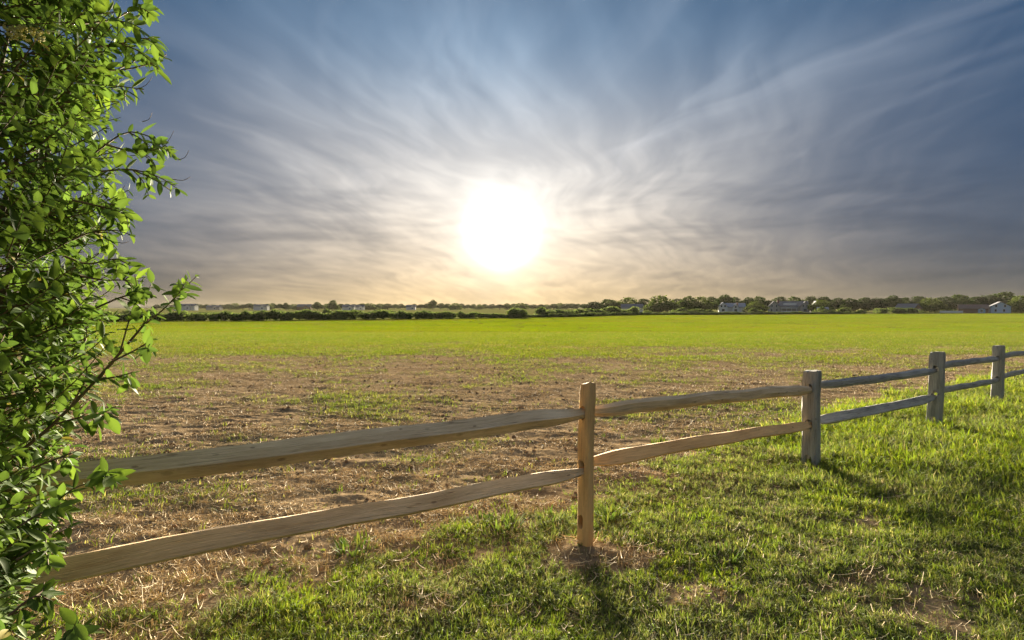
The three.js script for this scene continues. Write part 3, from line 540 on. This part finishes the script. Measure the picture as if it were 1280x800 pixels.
// ------------------------------------------------------------------ far trees and hedgerow shrubs
const crownMats = [[0.046, 0.072, 0.016], [0.062, 0.092, 0.018], [0.10, 0.130, 0.026], [0.040, 0.060, 0.018]].map((c, i) => leafMat('tree_foliage_' + 'abcd'[i], { color: new THREE.Color().setRGB(...c), transmission: 0.3, specularIntensity: 0.2 }));
const shrubMats = [[0.15, 0.19, 0.045], [0.125, 0.165, 0.038], [0.10, 0.135, 0.032]].map((c, i) => leafMat('hedge_foliage_' + 'abc'[i], { color: new THREE.Color().setRGB(...c), transmission: 0.5, specularIntensity: 0.2 }));
const trunkMat = new THREE.MeshStandardMaterial({ name: 'tree_bark', color: new THREE.Color().setRGB(0.1, 0.078, 0.058), roughness: 0.95 });
function crownGeometry(seed, blobs, n, leaf) {                    // leaf sprays spread through the outer part of a few uneven lobes
  const r = rng(seed), pos = [], idx = [], col = [], tot = blobs.reduce((s, b) => s + b[3] ** 2, 0);
  for (const [bx, by, bz, br, fl = 0.85] of blobs) {
    const m = Math.round(n * br * br / tot), off = r() * 40;
    for (let i = 0; i < m; i++) {
      const a = r() * 6.283, c = r() * 2 - 1, s = Math.sqrt(1 - c * c), bump = 1 + 0.28 * noise(a * 1.6 + off, c * 2.2) + 0.12 * noise(a * 5 + off, c * 6), q = br * bump * Math.pow(0.35 + 0.65 * r(), 0.33);
      const x = bx + Math.cos(a) * s * q, y = by + c * q * fl, z = bz + Math.sin(a) * s * q, L = leaf * (0.6 + 0.8 * r()), base = pos.length / 3, k = 0.75 + 0.5 * r();
      const d = V(r() - 0.5, r() - 0.4, r() - 0.5).normalize(), e = V(r() - 0.5, r() - 0.5, r() - 0.5).cross(d).normalize(), f = V().crossVectors(d, e);
      const P = (u, v, w) => { pos.push(x + d.x * u + e.x * v + f.x * w, y + d.y * u + e.y * v + f.y * w, z + d.z * u + e.z * v + f.z * w); col.push(k, k * (0.95 + 0.1 * r()), k); };
      P(-L, 0, 0); P(0, L * 0.6, L * 0.2); P(0, -L * 0.6, L * 0.2); P(L, 0, 0);
      idx.push(base, base + 2, base + 1, base + 1, base + 2, base + 3);
    }
  }
  return geom(pos, idx, { color: col });
}
function treeProto(seed, hgt, wid, lobes, mat, trunkShare = 0.28) { // unit tree: built at hgt metres
  const r = rng(seed), blobs = [[0, hgt * 0.62, 0, wid * 0.33, 0.9]];
  for (let i = 0; i < lobes; i++) { const a = i / lobes * 6.283 + r(), q = wid * (0.22 + 0.12 * r()); blobs.push([Math.cos(a) * q, hgt * (trunkShare + 0.18 + 0.36 * r()), Math.sin(a) * q, wid * (0.17 + 0.1 * r()), 0.8]); }
  blobs.push([wid * 0.05, hgt * 0.8, 0, wid * 0.22, 0.85]);
  const g = new THREE.Group(), limbs = [tubeGeo(new THREE.CatmullRomCurve3([V(0, -0.3, 0), V(0.05 * hgt * (r() - 0.5), hgt * 0.3, 0), V(0, hgt * 0.62, 0)]), 6, hgt * 0.028, hgt * 0.01, 6)];
  for (const b of blobs.slice(1)) limbs.push(tubeGeo(new THREE.CatmullRomCurve3([V(0, hgt * 0.24, 0), V(b[0] * 0.5, (hgt * 0.24 + b[1]) / 2, b[2] * 0.5), V(b[0], b[1], b[2])]), 4, hgt * 0.012, hgt * 0.004, 5));
  part('trunk', mergeGeometries(limbs), trunkMat, g);
  part('crown', crownGeometry(seed + 1, blobs, 2600, wid * 0.038), mat, g);
  return g;
}
function shrubProto(seed, hgt, wid, lobes, mat) {
  const r = rng(seed), blobs = [[0, hgt * 0.5, 0, hgt * 0.5, 0.95]], g = new THREE.Group();
  for (let i = 0; i < lobes; i++) blobs.push([(r() - 0.5) * wid * 0.8, hgt * (0.3 + 0.35 * r()), (r() - 0.5) * wid * 0.35, hgt * (0.3 + 0.15 * r()), 0.95]);
  part('stem', mergeGeometries([0, 1, 2].map((i) => tubeGeo(new THREE.CatmullRomCurve3([V(0, -0.2, 0), V((i - 1) * 0.2, hgt * 0.3, 0.05 * i), V((i - 1) * 0.5, hgt * 0.6, 0.1 * i)]), 4, 0.05, 0.02, 5))), trunkMat, g);
  part('crown', crownGeometry(seed + 1, blobs, 900, 0.14 * Math.sqrt(hgt)), mat, g);
  return g;
}
const treeKinds = [
  { g: treeProto(1, 10, 9, 8, crownMats[0], 0.1), h: 10, w: 9 }, { g: treeProto(2, 10, 11, 10, crownMats[1], 0.06), h: 10, w: 11 },
  { g: treeProto(3, 10, 8, 7, crownMats[0], 0.12), h: 10, w: 8 }, { g: treeProto(4, 10, 13, 12, crownMats[2], 0.02), h: 10, w: 13 }, { g: treeProto(5, 10, 10, 10, crownMats[3], 0.03), h: 10, w: 10 },
];
const shrubKinds = [{ g: shrubProto(11, 2.4, 4, 4, shrubMats[0]), h: 2.4, w: 4.6 }, { g: shrubProto(12, 2.4, 5, 5, shrubMats[1]), h: 2.4, w: 5.4 }, { g: shrubProto(13, 2.4, 4.4, 5, shrubMats[2]), h: 2.4, w: 5 }];
const rt = rng(505);
function plant(kinds, kind, name, x, Z, h, w, label, category, group) {
  const k = kinds[kind], o = k.g.clone(); put(o, name);
  o.position.set(x, height(x, -Z) - 0.05, -Z); o.rotation.y = rt() * 6.283; o.scale.set(w / k.w, h / k.h, w / k.w * (0.9 + 0.2 * rt()));
  return tag(o, label, category, group);
}
const eyeHeight = (py, Z) => EYE + (HORIZON - py) / PXF * Z;       // height of what shows at a row, that far off
// treeline right of the middle: [px centre, px width, row of the top, distance, kind]
const line = [
  [742, 26, 377.5, 420, 4], [762, 30, 375, 410, 1], [785, 34, 373.5, 400, 3], [806, 26, 374, 395, 0], [826, 38, 371.5, 330, 3], [846, 26, 374, 380, 4], [860, 24, 371.5, 345, 1], [876, 28, 372.5, 340, 3],
  [890, 22, 371.5, 350, 0], [905, 24, 368.8, 380, 2], [918, 20, 372, 390, 4], [937, 22, 372, 360, 2], [950, 22, 371.8, 360, 1], [944, 24, 378, 318, 3], [962, 20, 376, 345, 4], [974, 24, 371.5, 400, 0], [994, 26, 372, 400, 1], [1013, 22, 371, 400, 4], [1030, 26, 371, 390, 2], [1026, 26, 376.5, 318, 3],
  [1048, 24, 373, 370, 4], [1063, 30, 374, 360, 1], [1080, 26, 372.5, 360, 0], [1098, 30, 373, 350, 4], [1115, 24, 369.8, 360, 2], [1130, 20, 373, 380, 1], [1150, 30, 371, 370, 0], [1162, 34, 374, 340, 3], [1182, 34, 371.5, 370, 4], [1200, 30, 369.5, 385, 1], [1218, 30, 371.5, 390, 0],
  [1236, 30, 369, 385, 4], [1254, 36, 366.5, 385, 1], [1276, 30, 371.5, 350, 3], [1298, 36, 368, 370, 0], [1326, 40, 366, 370, 1],
];
const treeLabel = ['rounded dark green tree in the treeline past the field', 'broad mid green tree in the treeline past the field', 'narrow upright dark tree in the treeline past the field', 'low spreading light green tree in the treeline past the field', 'dense dark olive tree in the treeline past the field'];
for (const [px, wpx, top, Z, k] of line) { const x = (px - 640) / PXF * Z; plant(treeKinds, k, 'treeline_tree', x, Z, (eyeHeight(top, Z) - height(x, -Z)) * 1.08, wpx / PXF * Z * 1.18, treeLabel[k], 'tree', 'trees in the treeline past the field'); }
// far treeline across the middle and to the left
const farLabel = 'small hazy tree of the distant wood along the horizon';
for (let px = 196; px < 760; px += 6.2 + 3.5 * rt()) { const Z = 640 + 160 * rt(), x = (px - 640) / PXF * Z, top = 379.6 + 1.9 * (rt() - 0.5) + 0.8 * noise(px * 0.03, 2); plant(treeKinds, Math.floor(rt() * 5), 'distant_tree', x, Z, Math.max(3, eyeHeight(top, Z) - height(x, -Z)), 12 + 8 * rt(), farLabel, 'tree', 'distant trees along the horizon'); }
for (const [px, wpx, top, Z, k, label] of [[541, 12, 373.8, 620, 2, 'tall lone tree standing above the distant wood'], [416, 16, 375, 520, 1, 'largest rounded tree beside the distant pale houses'], [397, 16, 377, 520, 0, 'rounded tree beside the largest tree by the distant pale houses'], [357, 10, 378, 560, 4, 'low dark tree between the distant pale buildings']]) { const x = (px - 640) / PXF * Z; plant(treeKinds, k, 'lone_tree', x, Z, eyeHeight(top, Z) - height(x, -Z), wpx / PXF * Z, label, 'tree'); }
// hedgerow along the far edge of the field
const hedgeLabel = ['light green shrub in the hedgerow edging the field', 'bushy mid green shrub in the hedgerow edging the field', 'dark green shrub in the hedgerow edging the field'];
for (let x = -150; x < 175; ) {
  const e = farEdge(x), left = smooth(10, -40, x), tall = lerp(1.25, 2.3, left) * (0.75 + 0.5 * rt()) * (x > 60 ? 0.95 : 1), k = Math.floor(rt() * 3), w = lerp(5.5, 6.5, left) * (0.8 + 0.4 * rt()), Z = e + 1 + 3 * rt();
  plant(shrubKinds, k, 'hedgerow_shrub', x, Z, tall, w, hedgeLabel[k], 'shrub', 'shrubs of the hedgerow edging the field'); x += w * 0.34;
}
const scrub = 'shrub of the rough scrub behind the hedgerow';
for (let i = 0; i < 46; i++) { const px = 150 + 420 * Math.pow(rt(), 1.2), Z = 165 + 60 * rt(), x = (px - 640) / PXF * Z; plant(shrubKinds, Math.floor(rt() * 3), 'scrub_shrub', x, Z, 1.3 + 1.5 * rt() * rt() + (px > 380 && px < 480 && rt() < 0.3 ? 1.3 : 0), 6 + 5 * rt(), scrub, 'shrub', 'shrubs of the scrub behind the hedgerow'); }
for (let i = 0; i < 60; i++) { const px = 640 + 560 * rt(), Z = farEdge((px - 640) / PXF * 290) + 3 + 12 * rt(), x = (px - 640) / PXF * Z; if (px > 1170 || (px > 888 && px < 934) || (px > 958 && px < 1022)) continue; plant(shrubKinds, Math.floor(rt() * 3), 'field_edge_shrub', x, Z, 1.8 + 2.0 * rt(), 7 + 6 * rt(), 'bushy shrub at the foot of the treeline past the field', 'shrub', 'shrubs at the foot of the treeline'); }

// ------------------------------------------------------------------ houses
const wallMat = (n, c) => new THREE.MeshPhysicalMaterial({ name: n, color: new THREE.Color().setRGB(...c), roughness: 0.95, specularIntensity: 0.15 });
const HM = { shingle: wallMat('cedar_shingle', [0.42, 0.40, 0.37]), brown: wallMat('brown_siding', [0.26, 0.17, 0.12]), blue: wallMat('pale_blue_siding', [0.50, 0.62, 0.74]), white: wallMat('white_paint', [0.78, 0.78, 0.76]), pale: wallMat('pale_render', [0.70, 0.68, 0.64]), roof: wallMat('grey_roof', [0.17, 0.17, 0.185]), roofBrown: wallMat('brown_roof', [0.19, 0.14, 0.12]), roofBlue: wallMat('slate_roof', [0.24, 0.27, 0.32]), glass: new THREE.MeshStandardMaterial({ name: 'window_glass', color: new THREE.Color().setRGB(0.05, 0.06, 0.08), roughness: 0.12 }), brick: wallMat('brick_chimney', [0.3, 0.16, 0.12]) };
const box = (w, h, d, x, y, z) => new THREE.BoxGeometry(w, h, d).translate(x, y, z);
function gableWalls(w, h, rise, d) { const s = new THREE.Shape([[-w / 2, -1], [w / 2, -1], [w / 2, h], [0, h + rise], [-w / 2, h]].map((p) => new THREE.Vector2(...p))); return new THREE.ExtrudeGeometry(s, { depth: d, bevelEnabled: false }).translate(0, 0, -d / 2); }
function gableRoof(w, h, rise, d, over = 0.4) {                    // two slabs over a gable that faces +Z
  const L = Math.hypot(w / 2, rise), ang = Math.atan2(rise, w / 2), make = (s) => { const g = new THREE.BoxGeometry(L + over, 0.22, d + over * 2); g.translate((L + over) / 2 - (over - over), 0.13, 0); g.rotateZ(-ang); if (s < 0) g.scale(-1, 1, 1).index.array.reverse(); g.translate(0, h + rise, 0); return g; };
  const a = make(1), b = make(-1); b.computeVertexNormals(); return mergeGeometries([a, b]);
}
// wings: { x, z, w, d, h, rise, turn, wall, roof, windows: [[u, y, ww, hh]] on the side that faces +Z }
function house(name, label, px, Z, wings, turn = 0, extra) {
  const g = new THREE.Group(); put(g, name); const x = (px - 640) / PXF * Z; g.position.set(x, height(x, -Z), -Z); g.rotation.y = Math.atan2(-x, Z) * 0.8 + turn; tag(g, label, 'house');
  for (const q of wings) {
    const m = new THREE.Matrix4().makeRotationY(q.turn ?? 0).setPosition(q.x ?? 0, 0, q.z ?? 0), P = (n, ge, ma, par) => part(n, ge.applyMatrix4(m), ma, par ?? g);
    P('wall', gableWalls(q.w, q.h, q.rise, q.d), q.wall); P('roof', gableRoof(q.w, q.h, q.rise, q.d), q.roof);
    for (const [u, y, ww, hh] of q.windows ?? []) { const f = P('window', mergeGeometries([box(ww + 0.24, 0.12, 0.1, u, y + hh / 2 + 0.06, q.d / 2 + 0.05), box(ww + 0.24, 0.12, 0.1, u, y - hh / 2 - 0.06, q.d / 2 + 0.05), box(0.12, hh, 0.1, u - ww / 2 - 0.06, y, q.d / 2 + 0.05), box(0.12, hh, 0.1, u + ww / 2 + 0.06, y, q.d / 2 + 0.05)]), HM.white); P('pane', box(ww, hh, 0.04, u, y, q.d / 2 + 0.03), HM.glass, f); }
    for (const [u, y, ww, hh] of q.side ?? []) { const f = P('window', mergeGeometries([box(0.1, hh + 0.24, ww + 0.24, q.w / 2 + 0.05, y, u)]), HM.white); P('pane', box(0.04, hh, ww, q.w / 2 + 0.12, y, u), HM.glass, f); }
    if (q.door) P('door', box(1.1, 2.1, 0.12, q.door, 1.05, q.d / 2 + 0.07), HM.white);
    if (q.chimney) P('chimney', box(0.9, q.h + q.rise + 0.9, 0.9, q.chimney, (q.h + q.rise + 0.9) / 2, 0), HM.brick);
  }
  extra?.(g, (n, ge, ma) => part(n, ge, ma, g));
  return g;
}
const Q4 = Math.PI / 2;
house('shingled_house', 'large grey shingled house with several gables among trees past the field', 990, 335, [
  { w: 7.5, d: 16, h: 4.0, rise: 2.6, turn: Q4, wall: HM.shingle, roof: HM.roof, side: [] },
  { x: -10, z: 1.5, w: 6, d: 8, h: 3.6, rise: 3.1, wall: HM.shingle, roof: HM.roof, windows: [[-1.2, 4.0, 0.9, 1.3], [1.2, 4.0, 0.9, 1.3], [-1.4, 1.5, 1.0, 1.5], [1.4, 1.5, 1.0, 1.5]], chimney: 2.4 },
  { x: 6.2, z: 2, w: 5, d: 9, h: 3.6, rise: 2.8, wall: HM.shingle, roof: HM.roof, windows: [[-1, 4, 0.9, 1.2], [1, 4, 0.9, 1.2], [0, 1.5, 1.8, 1.6]] },
  { x: 12.3, z: 1, w: 5.4, d: 8, h: 3, rise: 3.8, wall: HM.pale, roof: HM.roof, windows: [[0, 3.6, 1.0, 1.3], [-1.2, 1.4, 0.9, 1.4], [1.2, 1.4, 0.9, 1.4]] },
], 0, (g, P) => { P('porch', mergeGeometries([box(9, 0.25, 2.6, -2, 2.7, 5.0), ...[-6, -3.4, -0.8, 1.8].map((x) => box(0.25, 2.7, 0.25, x, 1.35, 6.1)), box(9, 0.9, 0.12, -2, 0.55, 6.1)]), HM.white); P('dormer', box(7, 1.5, 2.2, -1.5, 5.0, 2.4), HM.pale); });
house('pale_house', 'small pale house with slate blue roofs half hidden by trees', 912, 345, [
  { w: 6.5, d: 13, h: 3.4, rise: 2.2, turn: Q4, x: 2, wall: HM.pale, roof: HM.roofBlue },
  { x: -4, z: 1.6, w: 5, d: 8, h: 3.6, rise: 2.4, wall: HM.white, roof: HM.roofBlue, windows: [[-1, 3.9, 0.9, 1.2], [1, 3.9, 0.9, 1.2], [0, 1.5, 1.6, 1.4]] },
  { x: 3, z: 2, w: 3.6, d: 7, h: 3.2, rise: 2.0, wall: HM.white, roof: HM.roofBlue, windows: [[0, 3.4, 1.1, 1.2], [0, 1.4, 1.6, 1.5]], chimney: 1.2 },
]);
house('blue_house', 'pale blue gabled house with white wing beside the brown house', 1249, 318, [
  { w: 8.6, d: 9, h: 3.7, rise: 2.5, wall: HM.blue, roof: HM.roof, windows: [[-2, 4.0, 0.9, 1.3], [1.8, 4.0, 0.9, 1.3], [-2.2, 1.5, 0.9, 1.4], [1.4, 1.5, 0.9, 1.4]] },
  { x: -7.2, z: 0.6, w: 5, d: 5.6, h: 2.2, rise: 1.2, turn: Q4, wall: HM.white, roof: HM.white },
], 0, (g, P) => P('porch', mergeGeometries([box(5, 0.2, 2.4, -7.2, 2.35, 4.4), ...[-9.4, -7.2, -5].map((x) => box(0.22, 2.3, 0.22, x, 1.15, 5.4)), box(5, 0.12, 0.12, -7.2, 0.9, 5.4)]), HM.white));
house('brown_house', 'brown sided house with brown roof beside the pale blue house', 1216, 322, [
  { w: 6.2, d: 13, h: 2.5, rise: 2.2, turn: Q4, wall: HM.brown, roof: HM.roofBrown },
  { x: 3.4, z: 1.2, w: 3.2, d: 5, h: 2.1, rise: 0.8, wall: HM.blue, roof: HM.roofBrown, windows: [[0, 1.3, 1.2, 1.2]] },
]);
house('gabled_cottage', 'dark grey gabled cottage tucked between treeline trees', 1135, 335, [{ w: 7, d: 11, h: 2.6, rise: 2.6, turn: 0.9, wall: HM.brown, roof: HM.roof, windows: [[-1.4, 1.5, 0.9, 1.3], [1.4, 1.5, 0.9, 1.3]] }]);
house('garden_shed', 'little grey shed beside the bushes near the shingled house', 1028, 310, [{ w: 3.4, d: 5, h: 1.9, rise: 1.2, turn: Q4, wall: HM.pale, roof: HM.roofBlue, windows: [] }]);
house('hidden_house', 'low grey house showing between hazy trees past the hedgerow', 790, 380, [{ w: 7, d: 14, h: 3.0, rise: 2.2, turn: Q4, wall: HM.pale, roof: HM.roof }]);
const farHouse = (px, label, wd, h, rise, mat, Z = 560) => house('distant_house', label, px, Z, [{ w: 7, d: wd, h, rise, turn: Q4, wall: mat, roof: HM.roof }, { x: wd * 0.2, z: 1.5, w: 5, d: 8, h: h * 0.9, rise: rise * 0.8, wall: mat, roof: HM.roof, windows: [[0, h * 0.5, 1.4, 1.4]] }]).rotation.y = 0.04;
farHouse(233, 'long pale building with grey roof on the horizon next to the shrub tip', 19, 4.6, 1.6, HM.pale, 540);
farHouse(327, 'pale block shaped house on the horizon among low hazy trees', 13, 4.2, 1.4, HM.pale);
farHouse(268, 'grey roofed house low on the horizon between two pale buildings', 14, 3.0, 1.8, HM.shingle, 600);
farHouse(381, 'brown grey house on the horizon beside rounded trees', 13, 3.6, 2.2, HM.brown, 560);
farHouse(436, 'pale house on the horizon just past the largest rounded tree', 12, 3.4, 2.2, HM.pale, 580);
farHouse(450, 'small pale house on the horizon close behind another pale house', 9, 3.2, 2.2, HM.pale, 620);
farHouse(514, 'tiny pale house at the edge of the distant wood', 10, 3.4, 2.0, HM.pale, 640);
{ // white paling fence by the brown house
  const g = new THREE.Group(); put(g, 'white_fence'); const Z = 312, x = (1189 - 640) / PXF * Z; g.position.set(x, height(x, -Z), -Z); g.rotation.y = -0.6; tag(g, 'low white garden fence beside the brown house', 'fence');
  for (let i = 0; i < 5; i++) part('post', box(0.18, 1.5, 0.18, -5 + i * 2.5, 0.65, 0), HM.white, g);
  for (let i = 0; i < 4; i++) part('panel', box(2.3, 1.1, 0.06, -3.75 + i * 2.5, 0.72, 0), HM.white, g);
}

renderer.render(scene, camera);
